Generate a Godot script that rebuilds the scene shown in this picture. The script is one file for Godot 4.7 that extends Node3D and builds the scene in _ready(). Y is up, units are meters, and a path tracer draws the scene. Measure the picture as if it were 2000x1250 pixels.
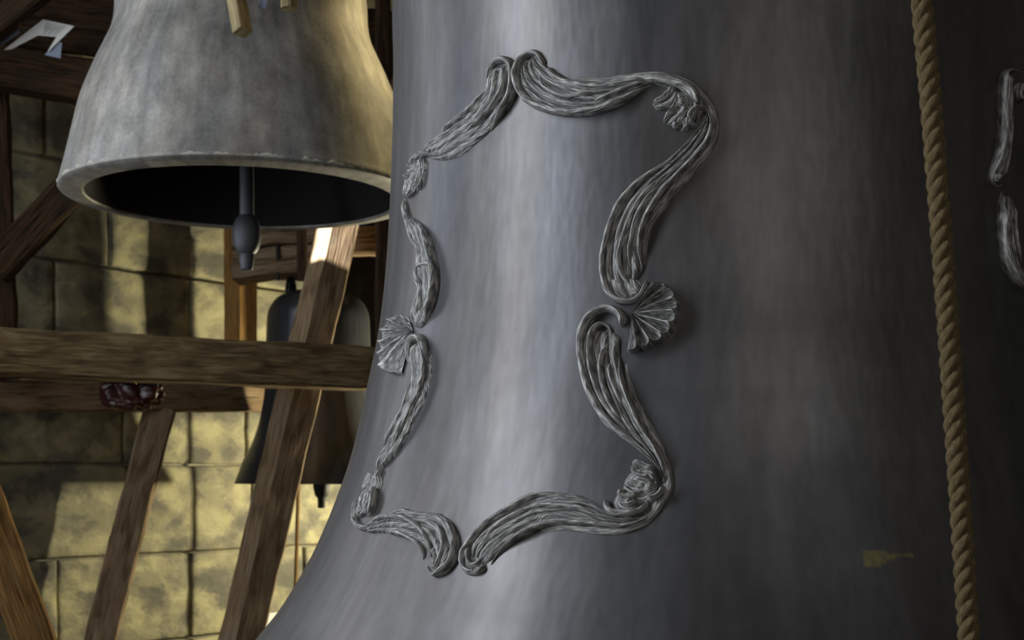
extends Node3D
# Bell chamber of a tower: a large grey bell with a cast rococo cartouche close by, two smaller
# bells in a timber frame behind it, a wall of big squared stones, a lamp behind the large bell.

const F := 2620.0            # focal length in pixels of the 2000 x 1250 frame
const HY := 925.0            # pixel row of the eye level
const BELL := Vector3(0.498, -0.52, -2.9)   # base centre of the large bell (level of its lip)

var used := {}
var outer_r := PackedFloat32Array()          # radius of the large bell, from Y_LOW to Y_HIGH
const Y_LOW := -0.52
const Y_HIGH := 1.56
const STEPS := 520
var wob := FastNoiseLite.new()
var M := {}


func _ready() -> void:
	# ---------- camera
	var cam := Camera3D.new()
	cam.name = "camera"
	cam.set_frustum(1250.0 / F * 0.05, Vector2(0, (HY - 625.0) / F * 0.05), 0.05, 60.0)
	var lens := CameraAttributesPhysical.new()
	lens.frustum_focal_length = 47.0
	lens.frustum_focus_distance = 2.3
	lens.exposure_aperture = 8.0
	cam.attributes = lens
	add_child(cam)
	cam.set_frustum(1250.0 / F * 0.05, Vector2(0, (HY - 625.0) / F * 0.05), 0.05, 60.0)
	cam.current = true
	# ---------- sky and exposure
	var env := Environment.new()
	env.background_mode = Environment.BG_SKY
	var sky := Sky.new()
	var skm := ProceduralSkyMaterial.new()
	skm.sky_top_color = Color(0.45, 0.58, 0.8)
	skm.sky_horizon_color = Color(0.75, 0.8, 0.88)
	skm.ground_horizon_color = Color(0.4, 0.4, 0.38)
	skm.ground_bottom_color = Color(0.3, 0.3, 0.28)
	sky.sky_material = skm
	env.sky = sky
	env.tonemap_mode = Environment.TONE_MAPPER_LINEAR
	env.tonemap_exposure = 1.0
	env.sdfgi_enabled = true
	env.ssao_enabled = true
	env.ssil_enabled = true
	var we := WorldEnvironment.new()
	we.name = "world_environment"
	we.environment = env
	add_child(we)
	# ---------- sun: reaches in only through the small slit in the left wall
	var sun := DirectionalLight3D.new()
	sun.name = "sun"
	sun.light_energy = 11.0
	sun.light_color = Color(1.0, 0.99, 0.98)
	sun.light_angular_distance = 0.5
	sun.shadow_enabled = true
	add_child(sun)
	sun.look_at_from_position(Vector3.ZERO, SUN_DIR, Vector3.UP)
	# ---------- daylight of the two louvred windows in the left wall, plus an added front fill
	daylight("window_and_fill_light", Vector3(-3.26, 1.45, -1.5), Vector2(0.7, 3.9), 13.0, Color(0.94, 0.965, 1.0), -PI / 2)
	daylight("window_and_fill_light", Vector3(-3.26, 1.45, -4.3), Vector2(0.8, 3.4), 3.9, Color(0.95, 0.97, 1.0), -PI / 2)
	daylight("window_and_fill_light", Vector3(0.6, 1.4, 2.96), Vector2(2.4, 1.6), 3.5, Color(1.0, 0.98, 0.95), 0.0)  # fill light added behind the camera to lift the dark side
	# ---------- everything else
	wob.seed = 11
	wob.noise_type = FastNoiseLite.TYPE_SIMPLEX_SMOOTH
	wob.fractal_octaves = 3
	wob.frequency = 1.0
	make_materials()
	build_room()
	build_large_bell()
	build_small_bell()
	build_far_bell()
	build_timbers()
	build_small_things()


const SUN_DIR := Vector3(1.6, -0.7, -1.9)

func daylight(called: String, at: Vector3, size: Vector2, energy: float, color: Color, turn: float) -> void:
	var a := AreaLight3D.new()
	a.name = called
	a.area_size = size
	a.light_energy = energy
	a.light_color = color
	a.shadow_enabled = true
	add_child(a, true)
	a.position = at
	a.rotation.y = turn


# =====================================================================  helpers
func px(x: float, y: float, d: float) -> Vector3:      # the point at depth d along the line of sight of a pixel
	return Vector3((x - 1000.0) / F * d, (HY - y) / F * d, -d)


func numbered(called: String) -> String:
	if not used.has(called):
		used[called] = 0
		return called
	used[called] += 1
	return "%s_%03d" % [called, used[called]]


func tag(o: Node, label: String, category: String, group := "") -> void:
	o.set_meta("label", label)
	o.set_meta("category", category)
	if group:
		o.set_meta("group", group)


func thing(called: String, at: Vector3, label: String, category: String, group := "") -> Node3D:
	var o := Node3D.new()
	o.name = numbered(called)
	add_child(o)
	o.position = at
	tag(o, label, category, group)
	return o


class Geo:
	var v := PackedVector3Array()
	var n := PackedVector3Array()
	var uv := PackedVector2Array()
	var c := PackedColorArray()
	var idx := PackedInt32Array()

	# a grid of rows x cols points; hint gives roughly the outward direction at each point
	func grid(p: PackedVector3Array, hint: PackedVector3Array, rows: int, cols: int, t: PackedVector2Array, closed := false, col := PackedColorArray()) -> void:
		var nn := PackedVector3Array()
		nn.resize(p.size())
		for i in rows - 1:
			for j in cols - 1:
				var a := i * cols + j
				var b := a + 1
				var e := a + cols
				var f := e + 1
				var m := (p[f] - p[a]).cross(p[e] - p[b])
				nn[a] += m
				nn[b] += m
				nn[e] += m
				nn[f] += m
		if closed:
			for i in rows:
				var s := nn[i * cols] + nn[i * cols + cols - 1]
				nn[i * cols] = s
				nn[i * cols + cols - 1] = s
		var side := 0.0
		for k in p.size():
			nn[k] = nn[k].normalized()
			side += nn[k].dot(hint[k])
		var flip := side < 0.0
		var base := v.size()
		for k in p.size():
			v.append(p[k])
			n.append(-nn[k] if flip else nn[k])
			uv.append(t[k])
			c.append(col[k] if col.size() else Color.WHITE)
		for i in rows - 1:
			for j in cols - 1:
				var a := base + i * cols + j
				var b := a + 1
				var e := a + cols
				var f := e + 1
				# m = (f-a)x(e-b): for this orientation a,b,f counts clockwise seen from +m
				if flip:
					idx.append_array(PackedInt32Array([a, b, f, a, f, e]))
				else:
					idx.append_array(PackedInt32Array([a, f, b, a, e, f]))

	func fan(p: PackedVector3Array, normal: Vector3, t: PackedVector2Array) -> void:      # a flat convex cap
		var base := v.size()
		for k in p.size():
			v.append(p[k])
			n.append(normal)
			uv.append(t[k])
			c.append(Color.WHITE)
		var turn := (p[1] - p[0]).cross(p[2] - p[0]).dot(normal)
		for k in range(1, p.size() - 1):
			idx.append_array(PackedInt32Array([base, base + k + 1, base + k] if turn > 0 else [base, base + k, base + k + 1]))

	func mesh(origin: Vector3) -> ArrayMesh:
		var a := []
		a.resize(Mesh.ARRAY_MAX)
		var vv := PackedVector3Array()
		vv.resize(v.size())
		for k in v.size():
			vv[k] = v[k] - origin
		a[Mesh.ARRAY_VERTEX] = vv
		a[Mesh.ARRAY_NORMAL] = n
		a[Mesh.ARRAY_TEX_UV] = uv
		a[Mesh.ARRAY_COLOR] = c
		a[Mesh.ARRAY_INDEX] = idx
		var m := ArrayMesh.new()
		m.add_surface_from_arrays(Mesh.PRIMITIVE_TRIANGLES, a)
		return m


func where(o: Node) -> Vector3:
	var at := Vector3.ZERO
	while o is Node3D and o != self:
		at += o.position
		o = o.get_parent()
	return at


func build(g: Geo, called: String, mat: Material, parent: Node = self) -> MeshInstance3D:
	var o := MeshInstance3D.new()
	o.name = numbered(called) if parent == self else called
	o.mesh = g.mesh(where(parent))
	o.material_override = mat
	parent.add_child(o, true)
	return o


func spline(p: Array, n: int) -> PackedVector2Array:     # n points evenly along a smooth curve through p
	var dense := PackedVector2Array()
	var last := p.size() - 1
	for i in last:
		var a: Vector2 = p[maxi(i - 1, 0)]
		var b: Vector2 = p[i]
		var e: Vector2 = p[i + 1]
		var f: Vector2 = p[mini(i + 2, last)]
		for k in 12:
			dense.append(b.cubic_interpolate(e, a, f, k / 12.0))
	dense.append(p[last])
	var run := PackedFloat32Array([0.0])
	for i in range(1, dense.size()):
		run.append(run[i - 1] + dense[i].distance_to(dense[i - 1]))
	var out := PackedVector2Array()
	var at := 0
	for k in n:
		var want := run[run.size() - 1] * k / (n - 1.0)
		while at < run.size() - 2 and run[at + 1] < want:
			at += 1
		out.append(dense[at].lerp(dense[at + 1], clampf((want - run[at]) / maxf(run[at + 1] - run[at], 1e-6), 0, 1)))
	return out


func pts(a: Array) -> Array:                            # [x, y, x, y ...] -> points
	var out := []
	for i in range(0, a.size(), 2):
		out.append(Vector2(a[i], a[i + 1]))
	return out


func lathe(g: Geo, profile: PackedVector2Array, at: Vector3, segments: int, u_turns := 1.0) -> void:
	var p := PackedVector3Array()
	var h := PackedVector3Array()
	var t := PackedVector2Array()
	var run := 0.0
	for i in profile.size():
		if i:
			run += profile[i].distance_to(profile[i - 1])
		var before := profile[maxi(i - 1, 0)]
		var after := profile[mini(i + 1, profile.size() - 1)]
		var along := after - before
		for k in segments + 1:
			var a := TAU * k / segments + PI      # the seam is at the back
			p.append(at + Vector3(sin(a) * profile[i].x, profile[i].y, cos(a) * profile[i].x))
			var out := Vector2(-along.y, along.x)  # profile runs from the top down the outside
			h.append(Vector3(sin(a) * out.x, out.y, cos(a) * out.x))
			t.append(Vector2(float(k) / segments * u_turns, run))
	g.grid(p, h, profile.size(), segments + 1, t, true)


func tube(g: Geo, path: PackedVector3Array, radius: PackedFloat32Array, sides := 8) -> void:
	var p := PackedVector3Array()
	var h := PackedVector3Array()
	var t := PackedVector2Array()
	var run := 0.0
	var side := Vector3.ZERO
	for i in path.size():
		if i:
			run += path[i].distance_to(path[i - 1])
		var dir := (path[mini(i + 1, path.size() - 1)] - path[maxi(i - 1, 0)]).normalized()
		if side == Vector3.ZERO:
			side = dir.cross(Vector3.FORWARD if absf(dir.z) < 0.8 else Vector3.UP).normalized()
		side = (side - dir * side.dot(dir)).normalized()
		var other := dir.cross(side)
		for k in sides + 1:
			var a := TAU * k / sides
			var o := side * cos(a) + other * sin(a)
			p.append(path[i] + o * radius[i])
			h.append(o)
			t.append(Vector2(run, float(k) / sides))
	g.grid(p, h, path.size(), sides + 1, t, true)


# a squared timber from a to b with arrises taken off and a slightly uneven surface
func timber(g: Geo, a: Vector3, b: Vector3, w: float, h: float, roll := 0.0, rough := 0.006, chamfer := 0.012) -> void:
	var dir := (b - a).normalized()
	var up := Vector3.UP if absf(dir.y) < 0.8 else Vector3.BACK
	var side := dir.cross(up).normalized().rotated(dir, roll)
	up = side.cross(dir).normalized()
	var c := minf(chamfer, minf(w, h) * 0.3)
	var cs := PackedVector2Array()
	var x := w / 2
	var y := h / 2
	for q in [[x, y - c], [x - c, y], [-x + c, y], [-x, y - c], [-x, -y + c], [-x + c, -y], [x - c, -y], [x, -y + c]]:
		cs.append(Vector2(q[0], q[1]))
	var n := clampi(int(a.distance_to(b) / 0.06), 4, 60)
	var run := wob.get_noise_3dv(a * 7.0) * 3.0
	for e in 8:
		var s := cs[e]
		var f := cs[(e + 1) % 8]
		var cols := 5 if e % 2 else 3
		var p := PackedVector3Array()
		var hint := PackedVector3Array()
		var t := PackedVector2Array()
		var along := run
		var wide := s.distance_to(f)
		var mid := (s + f) / 2
		for i in n + 1:
			for j in cols:
				var q := s.lerp(f, float(j) / (cols - 1))
				var o := a.lerp(b, float(i) / n) + side * q.x + up * q.y
				o += (side * wob.get_noise_3dv(o * 4.0) + up * wob.get_noise_3dv(o * 4.0 + Vector3(9, 3, 5))) * rough * 1.6
				o += (side * q.x + up * q.y).normalized() * wob.get_noise_3dv(o * 16.0) * rough * 0.6
				p.append(o)
				hint.append(side * mid.x + up * mid.y)
				t.append(Vector2(along + a.distance_to(b) * i / n, e * 0.37 + wide * j / (cols - 1)))
		g.grid(p, hint, n + 1, cols, t)
	for z in 2:
		var p := PackedVector3Array()
		var t := PackedVector2Array()
		for q in cs:
			var o := (b if z else a) + side * q.x + up * q.y
			o += (side * wob.get_noise_3dv(o * 4.0) + up * wob.get_noise_3dv(o * 4.0 + Vector3(9, 3, 5))) * rough * 1.6
			p.append(o)
			t.append(q * 2.0)
		g.fan(p, dir if z else -dir, t)


func beam(called: String, a: Vector3, b: Vector3, w: float, h: float, roll: float, mat: Material, label: String, category := "beam", group := "", rough := 0.006) -> Node3D:
	var g := Geo.new()
	timber(g, a, b, w, h, roll, rough)
	var o := MeshInstance3D.new()
	o.name = numbered(called)
	var at := a if a.y < b.y else b
	o.mesh = g.mesh(at)
	o.material_override = mat
	add_child(o)
	o.position = at
	tag(o, label, category, group)
	return o


func slab(called: String, lo: Vector3, hi: Vector3, mat: Material) -> MeshInstance3D:
	var o := MeshInstance3D.new()
	o.name = called
	var m := BoxMesh.new()
	m.size = hi - lo
	o.mesh = m
	o.material_override = mat
	o.set_meta("kind", "structure")
	add_child(o)
	o.position = (lo + hi) / 2
	return o


# =====================================================================  materials
func noise(seed_: int, freq: float, octaves := 4) -> FastNoiseLite:
	var n := FastNoiseLite.new()
	n.seed = seed_
	n.noise_type = FastNoiseLite.TYPE_SIMPLEX_SMOOTH
	n.frequency = freq
	n.fractal_octaves = octaves
	return n


func wood(seed_: int, dark: Color, mid: Color, light: Color, grey: Color) -> StandardMaterial3D:
	var w := 512
	var h := 256
	var im := Image.create_empty(w, h, false, Image.FORMAT_RGB8)
	var bump := Image.create_empty(w, h, false, Image.FORMAT_L8)
	var a := noise(seed_, 1.0, 4)
	var b := noise(seed_ + 5, 1.0, 3)
	for y in h:
		for x in w:
			var u := float(x) / w
			var q := float(y) / h
			# blend with the copy one period on, so that the picture repeats along the grain
			var e := lerpf(a.get_noise_3d(u * 5.0, q * 34.0, 0.0), a.get_noise_3d((u - 1.0) * 5.0, q * 34.0, 0.0), smoothstep(0.85, 1.0, u))
			var s := lerpf(b.get_noise_3d(u * 4.0, q * 5.0, 3.0), b.get_noise_3d((u - 1.0) * 4.0, q * 5.0, 3.0), smoothstep(0.85, 1.0, u))
			var f := clampf(0.52 + e * 0.6, 0, 1)
			var c := dark.lerp(mid, smoothstep(0.12, 0.5, f)).lerp(light, smoothstep(0.5, 0.95, f))
			c = c.lerp(grey, smoothstep(0.05, 0.5, s) * 0.8)
			c = c.lerp(dark, smoothstep(0.12, 0.6, -s) * 0.6)
			im.set_pixel(x, y, c)
			var k := clampf(0.3 + f * 0.7 - (0.5 if f < 0.2 else 0.0), 0, 1)
			bump.set_pixel(x, y, Color(k, k, k))
	var m := StandardMaterial3D.new()
	m.albedo_texture = ImageTexture.create_from_image(im)
	m.roughness = 0.82
	m.metallic_specular = 0.25
	m.heightmap_enabled = true
	m.heightmap_texture = ImageTexture.create_from_image(bump)
	m.heightmap_scale = 0.3
	m.uv1_scale = Vector3(0.9, 2.4, 1)
	return m


func noise_texture(n: FastNoiseLite, ramp: Gradient, size := 512) -> NoiseTexture2D:
	var t := NoiseTexture2D.new()
	t.width = size
	t.height = size
	t.seamless = true
	t.noise = n
	if ramp:
		t.color_ramp = ramp
	return t


func ramp_of(stops: Array, colors: Array) -> Gradient:
	var g := Gradient.new()
	g.offsets = PackedFloat32Array(stops)
	g.colors = PackedColorArray(colors)
	return g


func stone(seed_: int, colors: Array) -> StandardMaterial3D:
	var m := StandardMaterial3D.new()
	var patch := noise(seed_, 0.009, 6)
	patch.domain_warp_enabled = true
	patch.domain_warp_amplitude = 55.0
	patch.domain_warp_frequency = 0.012
	patch.domain_warp_fractal_octaves = 4
	m.albedo_texture = noise_texture(patch, ramp_of([0.0, 0.38, 0.46, 0.52, 0.6, 1.0], colors), 768)
	m.uv1_triplanar = true
	m.uv1_world_triplanar = true
	m.uv1_scale = Vector3(0.55, 0.55, 0.55)
	m.roughness = 0.95
	m.metallic_specular = 0.2
	m.heightmap_enabled = true
	m.heightmap_texture = noise_texture(noise(seed_ + 3, 0.02, 6), null, 768)
	m.heightmap_scale = 1.6
	return m


# weathered bell metal: grey, with vertical run marks, faint brush lines round the bell and cloudy tints
func bell_metal(seed_: int, base: Color, streak: float, w: int, h: int, light_marks: Array, turns := 1.0, tall := 1.0) -> StandardMaterial3D:
	var im := Image.create_empty(w, h, false, Image.FORMAT_RGB8)
	var bump := Image.create_empty(w, h, false, Image.FORMAT_L8)
	var run := noise(seed_, 1.0, 4)
	var cloud := noise(seed_ + 1, 1.0, 5)
	var brush := noise(seed_ + 2, 1.0, 4)
	var tint := noise(seed_ + 3, 1.0, 3)
	var fine := noise(seed_ + 4, 1.0, 3)
	var data := PackedByteArray()
	var lump := PackedByteArray()
	data.resize(w * h * 3)
	lump.resize(w * h)
	for y in h:
		var q := float(y) / h
		for x in w:
			var a := TAU * x / w
			var cx := cos(a) * 1.0
			var cz := sin(a) * 1.0
			var s := run.get_noise_3d(cx * 9.0, q * 1.5 * tall, cz * 9.0)
			var cl := cloud.get_noise_3d(cx * 2.6, q * 3.0 * tall, cz * 2.6)
			var br := brush.get_noise_3d(cx * 2.2, q * 95.0 * tall, cz * 2.2)
			var mo := cloud.get_noise_3d(cx * 9.0, q * 9.0 * tall + 5.0, cz * 9.0)
			var ti := tint.get_noise_3d(cx * 3.2, q * 2.6 * tall + 7.0, cz * 3.2)
			var fi := fine.get_noise_3d(cx * 42.0, q * 55.0 * tall, cz * 42.0)
			var k := 1.0 + streak * (0.5 * s + 0.75 * cl + 0.09 * br + 0.3 * fi + 0.5 * mo)
			var at := (y * w + x) * 3
			data[at] = clampi(int(255 * (base.r * k + 0.02 * maxf(ti, 0) - 0.012 * maxf(-ti, 0))), 0, 255)
			data[at + 1] = clampi(int(255 * base.g * k), 0, 255)
			data[at + 2] = clampi(int(255 * (base.b * k + 0.018 * maxf(-ti, 0) - 0.02 * maxf(ti, 0))), 0, 255)
			lump[y * w + x] = clampi(int(128 + 80 * fi + 10 * s + 8 * br + 10 * cl), 0, 255)
	im = Image.create_from_data(w, h, false, Image.FORMAT_RGB8, data)
	bump = Image.create_from_data(w, h, false, Image.FORMAT_L8, lump)
	for t in light_marks:          # [polygon in texture coordinates, colour]
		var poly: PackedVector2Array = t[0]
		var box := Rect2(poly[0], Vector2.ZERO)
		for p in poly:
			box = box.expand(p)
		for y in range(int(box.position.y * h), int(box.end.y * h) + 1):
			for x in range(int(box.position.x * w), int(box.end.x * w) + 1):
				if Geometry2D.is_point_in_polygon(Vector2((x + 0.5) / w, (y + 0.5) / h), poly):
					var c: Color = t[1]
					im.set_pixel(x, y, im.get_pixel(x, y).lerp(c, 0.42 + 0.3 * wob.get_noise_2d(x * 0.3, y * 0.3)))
	var m := StandardMaterial3D.new()
	m.albedo_texture = ImageTexture.create_from_image(im)
	m.heightmap_enabled = true
	m.heightmap_texture = ImageTexture.create_from_image(bump)
	m.heightmap_scale = 0.05
	m.uv1_scale = Vector3(1.0, turns, 1)
	m.metallic = 0.76
	m.roughness = 0.43
	m.texture_repeat = true
	return m


func make_materials() -> void:
	M.oak = wood(21, Color(0.26, 0.215, 0.15), Color(0.46, 0.39, 0.275), Color(0.6, 0.525, 0.39), Color(0.58, 0.52, 0.4))
	M.oak_red = wood(31, Color(0.36, 0.295, 0.22), Color(0.55, 0.465, 0.36), Color(0.68, 0.59, 0.48), Color(0.62, 0.56, 0.47))
	M.oak_orange = wood(41, Color(0.32, 0.23, 0.13), Color(0.52, 0.39, 0.23), Color(0.64, 0.51, 0.33), Color(0.5, 0.41, 0.28))
	M.lamplit_wood = wood(45, Color(0.48, 0.36, 0.2), Color(0.72, 0.55, 0.32), Color(0.82, 0.66, 0.42), Color(0.66, 0.53, 0.34))  # paler copy of the orange wood, carries lamp brightness in its colour
	M.dark_wood = wood(51, Color(0.1, 0.07, 0.05), Color(0.24, 0.175, 0.12), Color(0.33, 0.25, 0.17), Color(0.2, 0.17, 0.12))
	M.pale_wood = wood(61, Color(0.42, 0.37, 0.27), Color(0.62, 0.56, 0.42), Color(0.72, 0.67, 0.53), Color(0.55, 0.5, 0.38))
	M.block = stone(71, [Color(0.38, 0.38, 0.34), Color(0.46, 0.45, 0.4), Color(0.55, 0.53, 0.46), Color(0.6, 0.58, 0.48), Color(0.68, 0.66, 0.52), Color(0.74, 0.71, 0.58)])
	M.mortar = stone(81, [Color(0.46, 0.45, 0.39), Color(0.5, 0.48, 0.42), Color(0.56, 0.54, 0.47), Color(0.6, 0.58, 0.5), Color(0.64, 0.62, 0.54), Color(0.68, 0.66, 0.58)])
	M.rubble = stone(91, [Color(0.2, 0.2, 0.19), Color(0.27, 0.27, 0.25), Color(0.32, 0.31, 0.28), Color(0.36, 0.35, 0.31), Color(0.4, 0.39, 0.34), Color(0.45, 0.44, 0.39)])
	# relief of the cartouche: the same metal, with pale dust rubbed into it
	var relief := StandardMaterial3D.new()
	relief.vertex_color_use_as_albedo = true
	relief.albedo_texture = noise_texture(noise(101, 0.035, 5), ramp_of([0.0, 0.4, 0.55, 0.7, 1.0], [Color(0.5, 0.5, 0.5), Color(0.66, 0.66, 0.66), Color(0.82, 0.82, 0.81), Color(0.96, 0.96, 0.94), Color(1, 1, 0.98)]), 512)
	relief.uv1_scale = Vector3(1.6, 16.0, 1)
	relief.heightmap_enabled = true
	relief.heightmap_texture = noise_texture(noise(103, 0.05, 4), null, 512)
	relief.heightmap_scale = 0.2
	relief.metallic = 0.2
	relief.roughness = 0.55
	M.relief = relief
	var rope := StandardMaterial3D.new()
	rope.albedo_texture = noise_texture(noise(111, 0.06, 3), ramp_of([0.2, 0.5, 0.8], [Color(0.36, 0.3, 0.2), Color(0.52, 0.45, 0.33), Color(0.64, 0.57, 0.43)]), 256)
	rope.heightmap_enabled = true
	rope.heightmap_texture = noise_texture(noise(113, 0.08, 2), null, 256)
	rope.heightmap_scale = 0.15
	rope.uv1_scale = Vector3(6, 4, 1)
	rope.roughness = 0.9
	rope.metallic_specular = 0.2
	M.rope = rope
	M.iron = plain(Color(0.19, 0.19, 0.2), 0.5, 0.6)
	M.cast = plain(Color(0.33, 0.34, 0.36), 0.55, 0.5)
	M.lime = plain(Color(0.72, 0.72, 0.66), 0.95, 0.0)
	M.foil = plain(Color(0.24, 0.095, 0.085), 0.34, 0.0)
	M.foil.clearcoat_enabled = true
	M.foil.clearcoat = 0.25
	M.foil.clearcoat_roughness = 0.08
	M.black = plain(Color(0.06, 0.055, 0.055), 0.6, 0.0)
	M.mouth_shade = plain(Color(0.07, 0.068, 0.065), 0.95, 0.0)  # shade inside the bell mouth, painted as a near-black colour
	M.brass = plain(Color(0.85, 0.65, 0.25), 0.25, 1.0)
	M.sheet = plain(Color(0.82, 0.82, 0.8), 0.7, 0.0)
	M.strap = plain(Color(0.5, 0.53, 0.6), 0.6, 0.1)
	M.white = plain(Color(0.86, 0.86, 0.84), 0.8, 0.0)


func plain(c: Color, rough: float, metal: float) -> StandardMaterial3D:
	var m := StandardMaterial3D.new()
	m.albedo_color = c
	m.roughness = rough
	m.metallic = metal
	return m


# =====================================================================  the room
const WALL_K := 1.195                       # the squared-stone wall: depth = 7.5 + WALL_K * (x + 1.9)
func on_wall(x: float, y: float, out := 0.0) -> Vector3:
	var n := Vector3(WALL_K, 0, 1).normalized()
	return Vector3(x, y, -(7.5 + WALL_K * (x + 1.9))) + n * out


func build_room() -> void:
	var floor_y := -1.75
	var top := 3.9
	slab("floor", Vector3(-3.8, floor_y - 0.2, -10.2), Vector3(4.4, floor_y, 3.4), M.dark_wood)
	slab("ceiling", Vector3(-3.8, top, -10.2), Vector3(4.4, top + 0.2, 3.4), M.dark_wood)
	slab("wall_right", Vector3(4.0, floor_y, -10.0), Vector3(4.4, top, 3.4), M.rubble)
	var front := CSGCombiner3D.new()
	front.name = "wall_front"
	front.set_meta("kind", "structure")
	add_child(front)
	for o in [[Vector3(7.8, top - floor_y, 0.4), Vector3(0.1, (top + floor_y) / 2, 3.2), 0], [Vector3(2.4, 1.6, 1.0), Vector3(0.6, 1.4, 3.2), 2]]:
		var c := CSGBox3D.new()
		c.name = "opening" if o[2] else "body"
		c.operation = o[2]
		c.size = o[0]
		c.position = o[1]
		c.material = M.rubble
		front.add_child(c, true)
	slab("wall_back", Vector3(-0.3, floor_y, -9.8), Vector3(4.0, top, -9.4), M.rubble)
	# left wall with two louvred windows and a small slit
	var wall := CSGCombiner3D.new()
	wall.name = "wall_left"
	wall.set_meta("kind", "structure")
	add_child(wall)
	var body := CSGBox3D.new()
	body.name = "body"
	body.size = Vector3(0.3, top - floor_y, 9.2)
	body.position = Vector3(-3.45, (top + floor_y) / 2, -1.6)
	body.material = M.rubble
	wall.add_child(body)
	var lit := px(640, 436, 6.58)
	var slit_at := lit - SUN_DIR * ((3.45 + lit.x) / SUN_DIR.x)
	for o in [[Vector3(-3.45, 1.45, -1.5), Vector3(0.6, 3.9, 0.8)], [Vector3(-3.45, 1.45, -4.3), Vector3(0.6, 3.4, 0.8)]]:
		var hole := CSGBox3D.new()
		hole.name = "opening"
		hole.operation = CSGShape3D.OPERATION_SUBTRACTION
		hole.size = o[1]
		hole.position = o[0]
		hole.material = M.rubble
		wall.add_child(hole, true)
	var slit := CSGBox3D.new()
	slit.name = "slit"
	slit.operation = CSGShape3D.OPERATION_SUBTRACTION
	slit.size = Vector3(0.19, 0.36, 1.6)
	slit.material = M.rubble
	wall.add_child(slit)
	slit.look_at_from_position(slit_at, slit_at + SUN_DIR, Vector3.UP)
	var k := 0
	for o in [[-1.5, 3.9, 1.45], [-4.3, 3.4, 1.45], [0.0, 1.6, 0.0]]:  # the third, unseen in the front wall, is added around the fill light
		k += 1
		var f := Node3D.new()
		f.name = "louvred_opening_%d" % k
		f.set_meta("kind", "structure")
		add_child(f)
		f.position = Vector3(-3.5, o[2] - o[1] / 2, o[0]) if k < 3 else Vector3(0.6, 0.6, 3.2)
		f.rotation.y = PI / 2 if k == 3 else 0.0
		var n := int(o[1] / 0.22)
		for i in n:
			var s := MeshInstance3D.new()
			s.name = "louvre"
			var b := BoxMesh.new()
			b.size = Vector3(0.3, 0.03, 0.8 if k < 3 else 2.4)
			s.mesh = b
			s.material_override = M.dark_wood
			f.add_child(s, true)
			s.position = Vector3(0.05 if k < 3 else 0.0, (i + 0.5) * o[1] / n, 0)
			s.rotation.z = 0.75
	# the wall of large squared stones
	var backing := Node3D.new()
	backing.name = "wall_corner"
	backing.set_meta("kind", "structure")
	add_child(backing)
	backing.position = on_wall(-1.9, floor_y)
	var g := Geo.new()
	var a := on_wall(-3.35, 0, -0.03)
	var b2 := on_wall(-0.2, 0, -0.03)
	var n3 := Vector3(WALL_K, 0, 1).normalized()
	box8(g, [Vector3(a.x, floor_y, a.z), Vector3(b2.x, floor_y, b2.z)], n3 * -0.4, top - floor_y)
	build(g, "mortar_bed", M.mortar, backing)
	var rows := [-1.75, -1.425, -0.93, -0.444, 0.05, 0.575, 1.107, 1.63, 2.15, 2.68, 3.2, 3.9]
	var per := 0.842 / sqrt(1.0 + WALL_K * WALL_K)
	var rng := RandomNumberGenerator.new()
	rng.seed = 5
	var starts := [0.2, 0.4, -2.356, -2.356, -2.1, -2.36, -2.14, -2.4, -2.2, -2.45, -2.1, -2.3]
	starts[2] = -2.356 - per * 0.0
	starts[3] = -2.62
	for r in rows.size() - 1:
		var x0: float = -2.356 if r in [0, 2] else starts[r]
		if r == 1:
			x0 = -2.62
		while x0 > -3.3:
			x0 -= per
		while x0 < -0.25:
			var x1 := x0 + per * rng.randf_range(0.97, 1.03) if r > 5 else x0 + per
			if x1 > -3.3 and x0 < -0.3:
				var gg := Geo.new()
				stone_block(gg, maxf(x0, -3.32), minf(x1, -0.22), rows[r], rows[r + 1], rng.randf_range(-0.008, 0.012))
				build(gg, "stone_block", M.block, backing)
			x0 = x1


func box8(g: Geo, base: Array, back: Vector3, tall: float) -> void:
	var a: Vector3 = base[0]
	var b: Vector3 = base[1]
	var up := Vector3.UP * tall
	var t := PackedVector2Array([Vector2.ZERO, Vector2.RIGHT, Vector2.ONE, Vector2.DOWN])
	var n := -back.normalized()
	var s := (b - a).normalized()
	g.fan(PackedVector3Array([a, b, b + up, a + up]), n, t)
	g.fan(PackedVector3Array([a + back, b + back, b + up + back, a + up + back]), -n, t)
	g.fan(PackedVector3Array([a, a + back, a + up + back, a + up]), -s, t)
	g.fan(PackedVector3Array([b, b + back, b + up + back, b + up]), s, t)
	g.fan(PackedVector3Array([a + up, b + up, b + up + back, a + up + back]), Vector3.UP, t)
	g.fan(PackedVector3Array([a, b, b + back, a + back]), Vector3.DOWN, t)


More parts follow.
